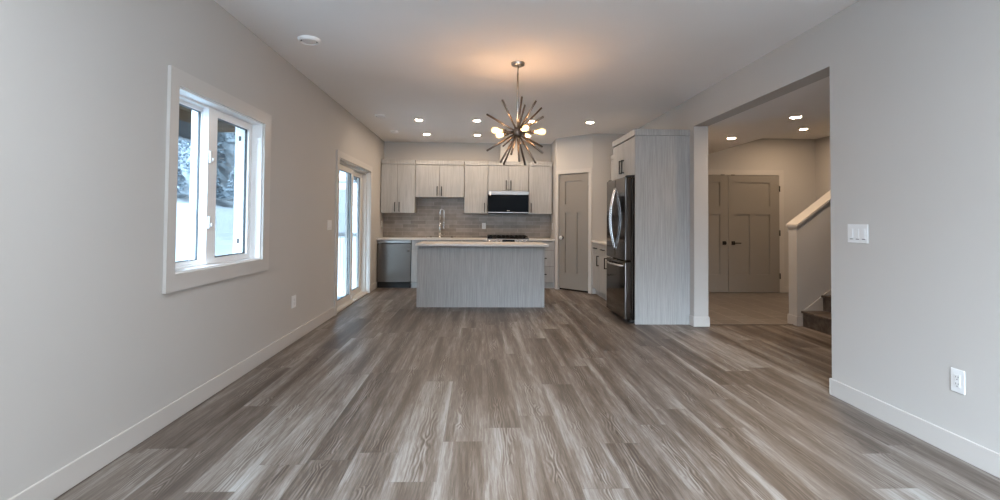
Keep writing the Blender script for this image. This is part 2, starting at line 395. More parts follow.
# baseboards
BH, BT = .118, .013
def base(name, boxes, label):
    mb = MB()
    for b in boxes: mb.box(*b, 0.0, BH, .003)
    struct(name, mb, TRIM, label)
base('baseboard_left', [(XL, XL+BT, YR, 6.615), (XL, XL+BT, 8.755, 9.27)], 'white baseboard along the left wall')
base('baseboard_right', [(XR-BT, XR, YR, 3.598), (XR-BT, XR2+BT, 3.598, 3.598+BT)], 'white baseboard along the right wall')
base('baseboard_column', [(XR-BT, XR2+BT, 5.955-BT, 5.955), (XR-BT, XR, 5.955, 6.07), (XR2, XR2+BT, 5.955, 8.86)], 'white baseboard round the end of the wall')
base('baseboard_foyer', [(XR2+BT, 3.42, 8.87-BT, 8.87), (5.49, 6.09, 8.87-BT, 8.87), (6.093-BT, 6.093, 3.57, 8.85)], 'baseboard in the entry hall')
base('baseboard_stair', [(3.87-BT, 3.87, 5.985-BT, 6.15+BT), (3.86, 3.932, 5.985-BT, 5.985), (3.86, 5.5, 6.15, 6.15+BT)], 'white baseboard round the half wall')
mb = MB(); mb.box(1.962+.075, 2.0, PB.y-BT, PB.y, 0, BH)
# floor transition strip
struct('trim_2', MB().box(XR2+BT, 3.87-BT, 6.035, 6.065, 0, .006, .002), STAIRM, 'dark strip between vinyl planks and tile')
struct('trim_3', MB().slab(0, XL, XL+.02, 3.073, 4.529, .799, 2.1675, [WIN]), TRIM, 'flat casing round the left window')
mb = MB().slab(0, XL, XL+.02, 6.618, 8.752, 0, 2.16, [(SLD[0], SLD[1], -.01, SLD[3])])
struct('trim_4', mb, TRIM, 'flat casing round the patio door')
mb = MB(); pbox(mb, .008, .072, -.016, 0, 0, 2.182); pbox(mb, .742, .808, -.016, 0, 0, 2.182); pbox(mb, .072, .742, -.016, 0, 2.112, 2.182)
struct('trim_5', mb, TRIM, 'flat casing round the pantry door')
struct('trim_6', MB().slab(1, 8.85, 8.87, 3.42, 5.488, 0, 2.205, [(3.51, 5.40, -.01, 2.112)]), TRIM, 'casing round the hall double doors')
# stair skirt board
mb = MB().prism([(3.935, 5.97, 0), (4.95, 5.97, 0), (4.95, 5.97, .155+.76*(4.95-3.9)), (3.935, 5.97, .155+.76*.035)], (0, .0145, 0))
struct('trim_7', mb, TRIM, 'pale skirt board against the half wall')

# ------------------------------------------------------------------ window in left wall
def leftwindow(name, W, label, detailed=True):
    y0, y1, z0, z1 = W
    root = empty(name, (XL, (y0+y1)/2, z0), label, 'window', kind='structure')
    xf = -1.962
    part('jamb_liner', MB().ring(0, XL, xf, y0, y1, z0, z1, .012), VINYL, root)
    part('window_frame', MB().ring(0, xf, XO+.004, y0+.006, y1-.006, z0+.006, z1-.006, .045, .045, .018, .022), VINYL, root)
    if not detailed:
        part('pane', MB().box(-2.03, -2.024, y0+.05, y1-.05, z0+.05, z1-.05), GLASS, root); return root
    ya, yb = 3.69, 3.80
    part('mullion', MB().box(-1.995, XO+.006, ya, yb, z0+.025, z1-.029, .004), VINYL, root)
    # fixed left sash, set towards the outside
    part('fixed_sash', MB().ring(0, -2.0, -2.035, y0+.05, ya+.01, z0+.024, z1-.028, .03, .022, .026, .027), VINYL, root)
    part('spacer', MB().ring(0, -2.012, -2.026, y0+.079, ya-.011, z0+.049, z1-.054, .007), SEAL, root)
    part('pane', MB().box(-2.016, -2.022, y0+.075, ya-.009, z0+.047, z1-.052), GLASS, root)
    # sliding sash, nearer the room
    s = part('sliding_sash', MB().ring(0, -1.952, -1.992, yb-.125, y1-.047, z0+.02, z1-.026, .122, .045, .036, .044), VINYL, root)
    part('spacer', MB().ring(0, -1.968, -1.985, yb-.004, y1-.09, z0+.055, z1-.069, .008), SEAL, root)
    part('pane', MB().box(-1.974, -1.98, yb-.006, y1-.088, z0+.053, z1-.067), GLASS, root)
    part('insect_screen', MB().box(-2.060, -2.062, yb, y1-.052, z0+.025, z1-.03), SCREEN, root)
    for zz in (1.22, 1.69):
        lb = MB().box(-1.936, -1.952, 3.682, 3.715, zz-.045, zz+.045, .004).box(-1.925, -1.94, 3.697, 3.727, zz-.03, zz-.005, .003)
        part('sash_lock', lb, PLASTIC, s)
    # screen latches on the outside jamb
    for zz in (1.06, 1.93):
        part('screen_latch', MB().box(-2.035, -2.055, y1-.055, y1-.05, zz-.02, zz+.02), SLOT, root)
    return root
leftwindow('window_1', WIN, 'white sliding window looking out on snow, left wall')
leftwindow('window_2', WIN3, 'added window on the left wall, out of view', False)  # unseen window, added to let in more daylight
root = empty('window_3', (.35, YR, .3), 'added large window behind the viewer', 'window', kind='structure')  # unseen window, added so daylight fills the room
part('window_frame', MB().slab(1, YR-.12, YR-.05, -1.7, 2.4, .08, 2.6, [(-1.65, -.36, .13, 2.55), (-.31, 1.0, .13, 2.55), (1.05, 2.35, .13, 2.55)]), VINYL, root)
# ------------------------------------------------------------------ sliding patio door
root = empty('door_1', (XL, 7.68, 0), 'white sliding glass patio door in the left wall', 'door', kind='structure')
y0, y1, z0, z1 = SLD
part('jamb_liner', MB().slab(0, XL, -1.93, y0, y1, 0, z1, [(y0+.014, y1-.014, -.01, z1-.014)]), DVINYL, root)
part('door_frame', MB().slab(0, -1.93, XO+.004, y0+.003, y1-.003, .003, z1-.003, [(y0+.045, y1-.045, .03, z1-.045)]), DVINYL, root)
part('threshold', MB().box(XL-.001, -1.93, y0+.014, y1-.014, 0, .028, .004), DVINYL, root)
s = part('sliding_panel', MB().ring(0, -1.945, -1.98, 6.765, 7.795, .035, z1-.05, .10, .105, .085, .075), DVINYL, root)
part('pane', MB().box(-1.959, -1.966, 6.863, 7.692, .118, z1-.123), GLASS, s)
part('spacer', MB().ring(0, -1.955, -1.97, 6.865, 7.691, .12, z1-.125, .009), SEAL, s)
part('foot_bolt', MB().box(-1.925, -1.945, 7.71, 7.78, .03, .10, .006), PLASTIC, s)
part('pull_handle', MB().box(-1.925, -1.944, 6.80, 6.83, .95, 1.2, .006), PLASTIC, s)
s = part('fixed_panel', MB().ring(0, -1.998, -2.033, 7.69, 8.608, .035, z1-.05, .12, .13, .085, .075), DVINYL, root)
part('pane', MB().box(-2.012, -2.019, 7.81, 8.479, .118, z1-.123), GLASS, s)
part('spacer', MB().ring(0, -2.008, -2.023, 7.811, 8.478, .12, z1-.125, .009), SEAL, s)

# ------------------------------------------------------------------ panelled doors
def panel_door_mb(w, h, panels, T, th=.04, rec=.018):
    """a slab with recessed panels on its front face (local y=0 is the front, +y into the door)"""
    mb = MB().slab(1, 0, rec, 0, w, 0, h, panels)
    mb.box(0, w, rec, th, 0, h)
    for a, b, c_, d in panels:                # small sloped moulding
        mb.slab(1, .004, rec+.001, a, b, c_, d, [(a+.012, b-.012, c_+.012, d-.012)])
    bmesh.ops.transform(mb.bm, matrix=T, verts=mb.bm.verts)
    return mb
# pantry door
T = PM @ Matrix.Translation((.078, .012, .03))
root = empty('door_2', PM @ Vector((.405, .03, 0)), 'taupe three-panel pantry door in the angled corner', 'door', kind='structure')
sl = part('slab', panel_door_mb(.658, 2.074, [(.126, .532, 1.517, 1.954), (.126, .275, .275, 1.378), (.387, .532, .275, 1.378)], T), DOORP, root)
def along(v): return PM @ Vector(v)
def pdir(v): return (PM.to_3x3() @ Vector(v))
part('knob', MB().lathe([(0, .064), (.022, .062), (.034, .049), (.034, .038), (.016, .026), (.011, .02), (.011, .005)], along((.150, .012, .951)), pdir((0, -1, 0))), PLASTIC, sl, 'white round knob')
part('rosette', MB().lathe([(0, .009), (.030, .008), (.033, 0)], along((.150, .012, .951)), pdir((0, -1, 0))), BLACK, sl)
for z in (.316, 1.047, 1.835):
    part('hinge', MB().cyl(along((.734, .004, z-.045)), along((.734, .004, z+.045)), .0085, n=8), BLACK, root)
part('door_gap_shade', MB().box(.08, .735, .03, .05, .0005, .0295, mtx=PM), BLACK, root)  # black strip standing in for the shadow under the door
# foyer double doors
def foyer_door(name, x0, x1, label, mirror):
    root = empty(name, ((x0+x1)/2, 8.86, 0), label, 'door', kind='structure')
    w = x1 - x0; s = w/.933
    sl = part('slab', panel_door_mb(w, 2.09, [(.133*s, .765*s, 1.525, 1.97), (.133*s, .398*s, .30, 1.394), (.50*s, .765*s, .30, 1.394)] if not mirror else
              [(w-.765*s, w-.133*s, 1.525, 1.97), (w-.765*s, w-.50*s, .30, 1.394), (w-.398*s, w-.133*s, .30, 1.394)],
              Matrix.Translation((x0, 8.829, .012)), .035), DOORP, root)
    hx = x0 + .085 if not mirror else x1 - .07
    h = MB().box(hx-.033, hx+.033, 8.82, 8.829, .852, .918, .003)
    if not mirror:
        h.cyl((hx, 8.82, .885), (hx, 8.785, .885), .011, n=10).box(hx-.01, hx+.125, 8.775, 8.788, .876, .894, .004)
    else:
        h.lathe([(0, .045), (.02, .043), (.022, .03), (.012, .015), (.012, 0)], (hx, 8.82, .885), (0, -1, 0), 14)
    part('lever_handle' if not mirror else 'turn_knob', h, BLACK, sl)
    ex = x1 + .004 if not mirror else x0 - .004
    for z in (.297, 1.07, 1.864): part('hinge', MB().cyl((ex, 8.822, z-.05), (ex, 8.822, z+.05), .009, n=8), BLACK, root)
    part('ball_catch', MB().box(x0+.06 if not mirror else x1-.12, x0+.12 if not mirror else x1-.06, 8.829, 8.855, 2.1025, 2.1115), BLACK, root)
foyer_door('door_3', 3.515, 4.448, 'left half of the taupe double doors in the hall', True)
foyer_door('door_4', 4.456, 5.392, 'right half of the taupe double doors in the hall, with lever', False)

# ------------------------------------------------------------------ stairs
root = empty('staircase', (3.93, 5.4, 0), 'dark wood-look stairs climbing behind the half wall', 'stairs')
for k in range(4):
    x = 3.932 + .25*k
    part('riser', MB().box(x, x+.018, 4.75, 5.968, .19*k, .19*(k+1)-.028), STAIRM, root)
    part('tread', MB().box(x-.028, x+.25, 4.75, 5.968, .19*(k+1)-.028, .19*(k+1), .006, 2), STAIRM, root)

# ------------------------------------------------------------------ cabinet fittings
def bar_handle(p, length, axis, out, parent, name='handle'):
    """square black bar on two posts; p is the centre on the door face"""
    p = Vector(p); a = Vector(axis); o = Vector(out); mb = MB(); t = .0075
    def bx(c0, c1):
        lo = [min(c0[i], c1[i])-t for i in range(3)]; hi = [max(c0[i], c1[i])+t for i in range(3)]
        mb.box(lo[0], hi[0], lo[1], hi[1], lo[2], hi[2], .0015)
    e = a*(length/2 - t)
    bx(p+e+o*.033, p-e+o*.033); bx(p+e+o*.0078, p+e+o*.028); bx(p-e+o*.0078, p-e+o*.028)
    return part(name, mb, BLACK, parent)
FB = (0, -1, 0)
def upper(x0, x1, z0, z1, yf, splits, handles, label, crown=True, left_side=None):
    root = empty('upper_cabinet', ((x0+x1)/2, YB, z0), label, 'cabinet', 'upper cabinets on the back wall')
    part('carcass', MB().box(x0, x1, yf+.0215, YB-.0135, z0, z1, .0015), CAB, root)
    part('gap_shade', MB().box(x0+.004, x1-.004, yf+.0195, yf+.0213, z0+.004, z1-.002), GAP, root)
    edges = [x0] + splits + [x1]
    for i in range(len(edges)-1):
        d = part('door', MB().box(edges[i]+.003, edges[i+1]-.003, yf, yf+.0192, z0+.001, z1-.006, .002), CAB, root)
        bar_handle((handles[i], yf, z0+.022+.09), .18, (0, 0, 1), FB, d)
    part('crown', MB().box(x0, x1, yf-.004, YB-.0135, z1+.002, z1+.082, .003), CAB, root)
    return root
UF = 9.565
upper(-1.866, -1.228, 1.381, 2.304, UF-.018, [-1.556], [-1.601, -1.517], 'tall two-door upper cabinet in the left corner above the dishwasher')
upper(-1.222, -.303, 1.686, 2.302, UF, [-.765], [-.81, -.728], 'short wide two-door upper cabinet above the faucet')
upper(-.294, .148, 1.385, 2.302, UF, [], [.089], 'single-door upper cabinet just left of the microwave')
upper(.153, .928, 1.818, 2.302, UF, [.546], [.50, .59], 'short two-door upper cabinet directly over the microwave')
upper(.935, 1.387, 1.385, 2.302, UF, [], [.98], 'single-door upper cabinet right of the microwave beside the pantry')

# microwave
root = empty('microwave', (.54, YB, 1.378), 'black and stainless over-the-range microwave under the cabinets', 'microwave')
part('body', MB().box(.157, .924, 9.515, YB-.016, 1.381, 1.812, .004), BLACK, root)
part('top_band', MB().box(.155, .926, 9.487, 9.514, 1.742, 1.812, .004), STEEL, root, 'stainless top band')
dr = part('door', MB().box(.155, .926, 9.487, 9.514, 1.418, 1.739, .004), GLOSSBLK, root)
part('emblem', MB().box(.515, .565, 9.4855, 9.487, 1.435, 1.445), PLASTIC, dr)
part('viewing_window', MB().box(.21, .70, 9.4862, 9.487, 1.47, 1.69, .0003), GLOSSBLK, dr)
part('bottom_strip', MB().box(.155, .926, 9.487, 9.514, 1.395, 1.415, .003), STEEL, root)
part('sticker', MB().box(.175, .215, 9.4858, 9.4868, 1.745, 1.80).box(.185, .205, 9.4858, 9.4868, 1.725, 1.746), PLASTIC, root, 'white paper sticker')

# backsplash
mb = MB().slab(1, YB-.012, YB-.001, XL+.001, 1.403, .9155, 1.684, [(XL+.001, -1.228, 1.379, 1.684), (-.295, 1.403, 1.379, 1.684)])
tag(part('backsplash', mb, TILE), 'grey taupe subway tile backsplash between worktop and upper cabinets', 'backsplash')

# base cabinets along the back
YF = 9.29
def base_cab(x0, x1, fronts, label, grp='base cabinets along the back wall'):
    """fronts: list of (kind, x0,x1,z0,z1, handle centre or None, horizontal?)"""
    root = empty('base_cabinet', ((x0+x1)/2, YB, 0), label, 'cabinet', grp)
    part('carcass', MB().box(x0, x0+.018, YF+.021, YB-.003, .1, .882).box(x1-.018, x1, YF+.021, YB-.003, .1, .882).box(x0, x1, YF+.021, YB-.003, .1, .118).box(x0+.018, x1-.018, YB-.015, YB-.003, .118, .882).box(x0+.018, x1-.018, YF+.021, YF+.04, .80, .882), CAB, root)
    part('gap_shade', MB().box(x0+.004, x1-.004, YF+.0195, YF+.0208, .106, .88), GAP, root)
    part('toe_kick', MB().box(x0, x1, YF+.05, YF+.066, 0, .099), CAB, root)
    for kind, a, b, c_, d, hc, horiz in fronts:
        f = part(kind, MB().box(a+.0025, b-.0025, YF, YF+.0192, c_+.0025, d-.0025, .002), CAB, root)
        if hc: bar_handle((hc[0], YF, hc[1]), .17, (1, 0, 0) if horiz else (0, 0, 1), FB, f)
    return root
base_cab(-1.245, -.335, [('false_front', -1.245, -.79, .711, .88, None, 0), ('false_front', -.79, -.335, .711, .88, None, 0),
         ('door', -1.245, -.79, .105, .711, (-.84, .60), False), ('door', -.79, -.335, .105, .711, (-.74, .60), False)], 'sink base cabinet under the faucet, right of the dishwasher')
base_cab(-.33, .142, [('drawer', -.33, .142, .711, .88, (-.094, .80), True), ('door', -.33, .142, .105, .711, (.09, .60), False)], 'base cabinet behind the island, left of the range')
base_cab(.925, 1.398, [('drawer', .925, 1.398, .705, .88, (1.161, .80), True), ('drawer', .925, 1.398, .409, .705, (1.161, .561), True), ('drawer', .925, 1.398, .108, .409, (1.161, .263), True)], 'three-drawer base cabinet between range and pantry door')
# worktop
mb = MB().slab(2, .884, .914, XL+.002, .145, 9.262, YB-.001, [(-1.0, -.52, 9.36, 9.70)])
single('worktop', mb, QUARTZ, (-.85, 9.57, .884), 'white quartz worktop left of the range holding the sink faucet', 'worktop')
single('worktop', MB().box(.918, 1.401, 9.262, YB-.001, .884, .914, .002), QUARTZ, (1.16, 9.57, .884), 'white quartz worktop piece right of the range', 'worktop')
# sink bowl
mb = MB().slab(2, .70, .883, -1.012, -.508, 9.35, 9.71, [(-1.0, -.52, 9.362, 9.698)]); mb.box(-1.012, -.508, 9.35, 9.71, .69, .7)
single('sink', mb, STEEL, (-.76, 9.53, .69), 'steel undermount sink set into the back worktop', 'sink')
# faucet
fx, fy = -.765, 9.765
root = empty('faucet', (fx, fy, .914), 'tall chrome pull-down kitchen faucet on the back worktop', 'faucet')
part('base', MB().lathe([(0, 0), (.03, 0), (.03, .012), (.021, .02), (.019, .03)], (fx, fy, .9145)), CHROME, root)
part('body', MB().cyl((fx, fy, .944), (fx, fy, 1.235), .024, .022), CHROME, root)
pts = [(fx, fy, 1.235), (fx, fy, 1.40)] + [(fx+.04-.04*math.cos(t), fy-.02*(1-math.cos(t)), 1.42+.045*math.sin(t)) for t in [PI*k/12 for k in range(13)]] + [(fx+.08, fy-.04, 1.33), (fx+.08, fy-.04, 1.23)]
part('gooseneck', MB().tube(pts, .011), CHROME, root)
part('spray_head', MB().lathe([(0, .16), (.010, .158), (.011, .12), (.014, .03), (.014, 0), (0, 0)], (fx+.08, fy-.04, 1.075)), CHROME, root)
part('lever', MB().cyl((fx+.015, fy, .965), (fx+.05, fy, .965), .013).cyl((fx+.045, fy, .965), (fx+.10, fy-.01, .985), .006, .004), CHROME, root)
for x, l in ((-.935, 'small dark knob on the worktop left of the faucet'), (-.531, 'small dark knob on the worktop right of the faucet')):
    root = empty('soap_pump', (x, 9.765, .914), l, 'soap pump', 'small knobs beside the faucet')
    part('base', MB().lathe([(0, 0), (.022, 0), (.022, .008), (.014, .012), (.014, .02)], (x, 9.765, .9145)), BRONZE, root)
    part('cap', MB().lathe([(.014, .02), (.025, .022), (.025, .032), (0, .036)], (x, 9.765, .9145)), BRONZE, root)

# dishwasher
x0, x1 = -1.868, -1.252
root = empty('dishwasher', ((x0+x1)/2, 9.6, 0), 'stainless steel dishwasher at the left end of the counter', 'dishwasher')
part('body', MB().box(x0+.006, x1-.006, YF+.03, 9.86, .1, .872), BLACK, root)
part('control_strip', MB().box(x0, x1, YF-.008, YF+.028, .822, .876, .004), STEEL, root, 'pale steel strip along the top')
dr = part('door', MB().box(x0, x1, YF-.006, YF+.028, .108, .812, .006, 2), WSTEEL, root)
part('badge', MB().lathe([(0, .002), (.032, .002), (.034, 0)], (x1-.055, YF-.006, .70), (0, -1, 0)), WSTEEL, dr)
part('pocket_handle', MB().box(x0+.01, x1-.01, YF+.01, YF+.028, .812, .823), BLACK, root)
part('toe_kick', MB().box(x0+.003, x1-.003, YF+.03, YF+.05, 0, .104), BLACK, root)

# range
x0, x1 = .153, .912
root = empty('range', ((x0+x1)/2, 9.55, 0), 'slide-in range with black grates behind the island', 'range')
part('body', MB().box(x0, x1, YF+.02, YB-.016, .02, .89), BLACK, root)
part('cooktop', MB().box(x0-.003, x1+.003, 9.245, YB-.016, .917, .928, .003), GLOSSBLK, root)
part('backguard', MB().box(x0+.005, x1-.005, 9.83, YB-.016, .929, .972, .004), BLACK, root)
for k in range(3):
    a = x0+.02+k*.243; g = MB()
    for yy in (9.30, 9.43, 9.55, 9.67, 9.79): g.box(a, a+.232, yy, yy+.014, .951, .966)
    for xx in (a, a+.073, a+.146, a+.218): g.box(xx, xx+.014, 9.30, 9.804, .951, .966)
    for xx in (a, a+.218):
        for yy in (9.30, 9.79): g.box(xx, xx+.014, yy, yy+.014, .929, .951)
    part('grate', g, BLACK, root)
for bx_, by_ in ((.29, 9.42), (.29, 9.68), (.533, 9.55), (.775, 9.42), (.775, 9.68)):
    part('burner', MB().lathe([(0, .018), (.035, .018), (.038, .008), (.05, 0)], (bx_, by_, .9285)), BLACK, root)
cp = part('control_panel', MB().prism([(x0, 9.235, .835), (x0, 9.25, .914), (x0, YF+.019, .914), (x0, YF+.019, .835)], (x1-x0, 0, 0)), STEEL, root)
part('display', MB().box(.42, .65, 9.231, 9.236, .855, .90, .001), GLOSSBLK, cp)
for xx in (.20, .28, .36, .71, .79, .865):
    part('knob', MB().lathe([(0, .035), (.019, .034), (.022, .008), (.024, 0)], (xx, 9.243, .875), (0, -1, .18), 18), CHROME, cp)
dr = part('oven_door', MB().box(x0+.003, x1-.003, YF-.03, YF+.018, .23, .825, .005), STEEL, root)
part('oven_window', MB().box(x0+.09, x1-.09, YF-.032, YF-.03, .36, .70), GLOSSBLK, dr)
part('handle', MB().cyl((x0+.06, YF-.08, .775), (x1-.06, YF-.08, .775), .012).box(x0+.07, x0+.09, YF-.078, YF-.03, .765, .785).box(x1-.09, x1-.07, YF-.078, YF-.03, .765, .785), STEEL, dr)
part('storage_drawer', MB().box(x0+.003, x1-.003, YF-.025, YF+.018, .06, .222, .004), STEEL, root)

# ------------------------------------------------------------------ island
X0, X1, YI = -.892, .948, 7.27
root = empty('kitchen_island', (0.03, 7.6, 0), 'grey wood-grain kitchen island in the middle of the kitchen', 'kitchen island')
xs = .026
part('back_panel', MB().box(X0, xs-.0015, YI, YI+.018, 0, .884, .001), CAB, root)
part('back_panel', MB().box(xs+.0015, X1, YI, YI+.018, 0, .884, .001), CAB, root)
part('end_panel', MB().box(X0, X0+.018, YI+.0185, 7.90, 0, .884, .001), CAB, root)
part('end_panel', MB().box(X1-.018, X1, YI+.0185, 7.90, 0, .884, .001), CAB, root)
part('carcass', MB().box(X0+.0185, X1-.0185, YI+.0185, 7.88, .1, .884).box(X0+.0185, X1-.0185, YI+.0185, 7.82, 0, .1), CAB, root)
n = 4; wd = (X1-X0-.04)/n
for k in range(n):
    a = X0+.02+wd*k
    d = part('door', MB().box(a+.0025, a+wd-.0025, 7.881, 7.90, .108, .878, .002), CAB, root)
    bar_handle((a+(wd-.05 if k % 2 == 0 else .05), 7.90, .74), .17, (0, 0, 1), (0, 1, 0), d)
single('worktop', MB().box(-.90, .985, 7.105, 7.955, .885, .915, .003), QUARTZ, (.04, 7.53, .885), 'long white quartz worktop of the island', 'worktop')

# ------------------------------------------------------------------ fridge enclosure and fridge
single('end_panel', MB().box(1.902, XR-.002, 6.073, 6.096, 0, 2.31, .002), CAB, (2.25, 6.085, 0), 'tall grey wood-grain panel beside the fridge', 'panel')
FL = (-1, 0, 0)
root = empty('fridge_cabinet', (2.24, 6.6, 1.83), 'two-door wood-grain cabinet over the fridge', 'cabinet')
part('carcass', MB().box(1.922, XR-.003, 6.098, 7.098, 1.835, 2.31), CAB, root)
part('gap_shade', MB().box(1.9202, 1.9218, 6.10, 7.096, 1.838, 2.306), GAP, root)
for a, b, h in ((6.099, 6.598, 6.552), (6.602, 7.097, 6.655)):
    d = part('door', MB().box(1.9005, 1.92, a, b, 1.836, 2.303, .002), CAB, root)
    bar_handle((1.9005, h, 1.975), .175, (0, 0, 1), FL, d)
part('crown', MB().box(1.890, XR-.003, 6.058, 7.112, 2.312, 2.39, .003), CAB, root)
part('side_panel', MB().box(1.915, XR-.003, 7.10, 7.118, 0, 2.31, .001), CAB, root)

root = empty('fridge', (2.2, 6.565, 0), 'black stainless french-door fridge with bowed steel handles', 'fridge')
FX = 1.788
part('body', MB().box(FX+.085, 2.54, 6.125, 7.01, .045, 1.80, .004), DSTEEL, root)
part('kick_grille', MB().box(FX+.07, 2.5, 6.14, 6.995, .012, .044), BLACK, root)
for yy in (6.18, 6.95):
    part('foot', MB().cyl((FX+.12, yy, 0), (FX+.12, yy, .012), .02), BLACK, root)
def fdoor(nm, a, b, c_, d):
    return part(nm, MB().box(FX, FX+.08, a, b, c_, d, .012, 3), DSTEEL, root)
dn = fdoor('door', 6.118, 6.566, .768, 1.808)
df = fdoor('door', 6.574, 7.017, .768, 1.808)
fz = fdoor('freezer_drawer', 6.118, 7.017, .046, .754)
for d, yy in ((dn, 6.535), (df, 6.605)):
    pts = []
    for k in range(25):
        t = k/24; z = .877 + (1.695-.877)*t
        pts.append((FX + .004 - .068*math.sin(PI*t)**.9, yy, z))
    part('handle', MB().tube(pts, [.007+.004*math.sin(PI*k/24) for k in range(25)], 12), HSTEEL, d, 'bowed bright steel handle')
pts = [(FX + .004 - .062*math.sin(PI*k/24)**.5, 6.20+.735*k/24, .70) for k in range(25)]
part('handle', MB().tube(pts, .013, 12), HSTEEL, fz, 'bowed bright steel handle')
part('water_dispenser', MB().ring(0, FX-.006, FX-.0005, 6.74, 6.935, 1.06, 1.40, .012).box(FX-.003, FX-.0005, 6.75, 6.925, 1.07, 1.39), GLOSSBLK, df)
part('hinge_cover', MB().box(FX+.02, FX+.14, 6.13, 6.19, 1.8095, 1.826, .004), BLACK, root)
part('hinge_cover', MB().box(FX+.02, FX+.14, 6.945, 7.005, 1.8095, 1.826, .004), BLACK, root)

# ------------------------------------------------------------------ cabinets on the right wall past the fridge
RX = 1.962
def rbase(a, b, hy, label):
    root = empty('base_cabinet', (2.25, (a+b)/2, 0), label, 'cabinet', 'base cabinets past the fridge')
    part('carcass', MB().box(RX+.021, XR-.003, a, b, .1, .882, .001), CAB, root)
    part('gap_shade', MB().box(RX+.0195, RX+.0208, a+.004, b-.004, .106, .88), GAP, root)
    part('toe_kick', MB().box(RX+.06, RX+.076, a, b, 0, .099), CAB, root)
    f = part('drawer', MB().box(RX, RX+.0192, a+.0025, b-.0025, .713, .878, .002), CAB, root); bar_handle((RX, (a+b)/2, .80), .17, (0, 1, 0), FL, f)
    f = part('door', MB().box(RX, RX+.0192, a+.0025, b-.0025, .108, .709, .002), CAB, root); bar_handle((RX, hy, .60), .17, (0, 0, 1), FL, f)
rbase(8.145, 8.640, 8.20, 'base cabinet against the pantry wall, farthest past the fridge')
rbase(7.632, 8.140, 7.69, 'middle base cabinet between fridge and pantry wall')
rbase(7.125, 7.627, 7.18, 'base cabinet hidden next to the fridge on the right wall')
single('worktop', MB().box(RX-.022, XR-.002, 7.122, 8.645, .885, .915, .002), QUARTZ, (2.25, 7.88, .885), 'white quartz worktop between the fridge and the pantry', 'worktop')
root = empty('upper_cabinet', (2.4, 8.0, 1.385), 'upper cabinet on the right wall peeking out past the fridge cabinet', 'cabinet', 'upper cabinets on the right wall')
part('carcass', MB().box(2.272, XR-.003, 7.125, 8.56, 1.385, 2.302, .001), CAB, root)
for a, b in ((7.127, 7.60), (7.604, 8.08), (8.084, 8.558)):
    d = part('door', MB().box(2.25, 2.271, a, b, 1.387, 2.296, .002), CAB, root); bar_handle((2.25, a+.05, 1.50), .18, (0, 0, 1), FL, d)
part('crown', MB().box(2.246, XR-.003, 7.125, 8.56, 2.304, 2.384, .003), CAB, root)

# ------------------------------------------------------------------ switches and outlets
def plate_parts(root, c, wdir, nrm, width, height, gangs, kind):
    c, wv, nv = Vector(c), Vector(wdir), Vector(nrm)
    def bx(mb, u0, u1, v0, v1, d0, d1, bev=0):
        p = c + wv*u0 + Vector((0, 0, v0)) + nv*d0; q = c + wv*u1 + Vector((0, 0, v1)) + nv*d1
        return mb.box(p.x, q.x, p.y, q.y, p.z, q.z, bev)
    part('plate', bx(MB(), -width/2, width/2, -height/2, height/2, .0005, .006, .002), PLASTIC, root)
    for g in range(gangs):
        u = (g-(gangs-1)/2)*(width-.02)/gangs
        if kind == 'switch':
            r = part('rocker', bx(MB(), u-.016, u+.016, -.033, .033, .0062, .0095, .0015), PLASTIC, root)
            part('indicator', bx(MB(), u-.014, u+.014, -.040, -.036, .0062, .007), SLOT, r)
        else:
            r = part('receptacle', bx(MB(), u-.0165, u+.0165, -.034, .034, .0062, .0085, .001), PLASTIC, root)
            for vv in (.018, -.018):
                m_ = MB(); bx(m_, u-.008, u-.0055, vv-.001, vv+.008, .0086, .0092); bx(m_, u+.0055, u+.008, vv-.001, vv+.007, .0086, .0092); bx(m_, u-.0025, u+.0025, vv-.012, vv-.007, .0086, .0092)
                part('slots', m_, SLOT, r)
def plate(name, c, wdir, nrm, width, height, gangs, kind, label, cat):
    root = empty(name, c, label, cat); plate_parts(root, c, wdir, nrm, width, height, gangs, kind)
plate('light_switch', (XR, 3.33, 1.182), (0, -1, 0), (-1, 0, 0), .185, .128, 3, 'switch', 'white triple rocker switch plate on the right wall', 'light switch')
plate('wall_outlet', (XR, 2.623, .408), (0, -1, 0), (-1, 0, 0), .08, .125, 1, 'outlet', 'white double outlet low on the right wall', 'outlet')
plate('light_switch', (XL, 6.37, 1.178), (0, 1, 0), (1, 0, 0), .165, .122, 2, 'switch', 'white switch plate on the left wall beside the patio door', 'light switch')
plate('wall_outlet', (XL, 5.197, .412), (0, 1, 0), (1, 0, 0), .115, .125, 1, 'outlet', 'white outlet low on the left wall between window and patio door', 'outlet')
plate('wall_outlet', (.085, YB-.012, 1.142), (1, 0, 0), (0, -1, 0), .075, .118, 1, 'outlet', 'white outlet on the tile backsplash left of the range', 'outlet')
plate('wall_outlet', (XL, 9.70, 1.17), (0, 1, 0), (1, 0, 0), .12, .125, 1, 'outlet', 'white plate on the left wall above the dishwasher end of the worktop', 'outlet')
plate('wall_outlet', (1.404, 9.62, 1.15), (0, -1, 0), (-1, 0, 0), .12, .125, 1, 'outlet', 'white plate on the pantry side wall above the right worktop', 'outlet')

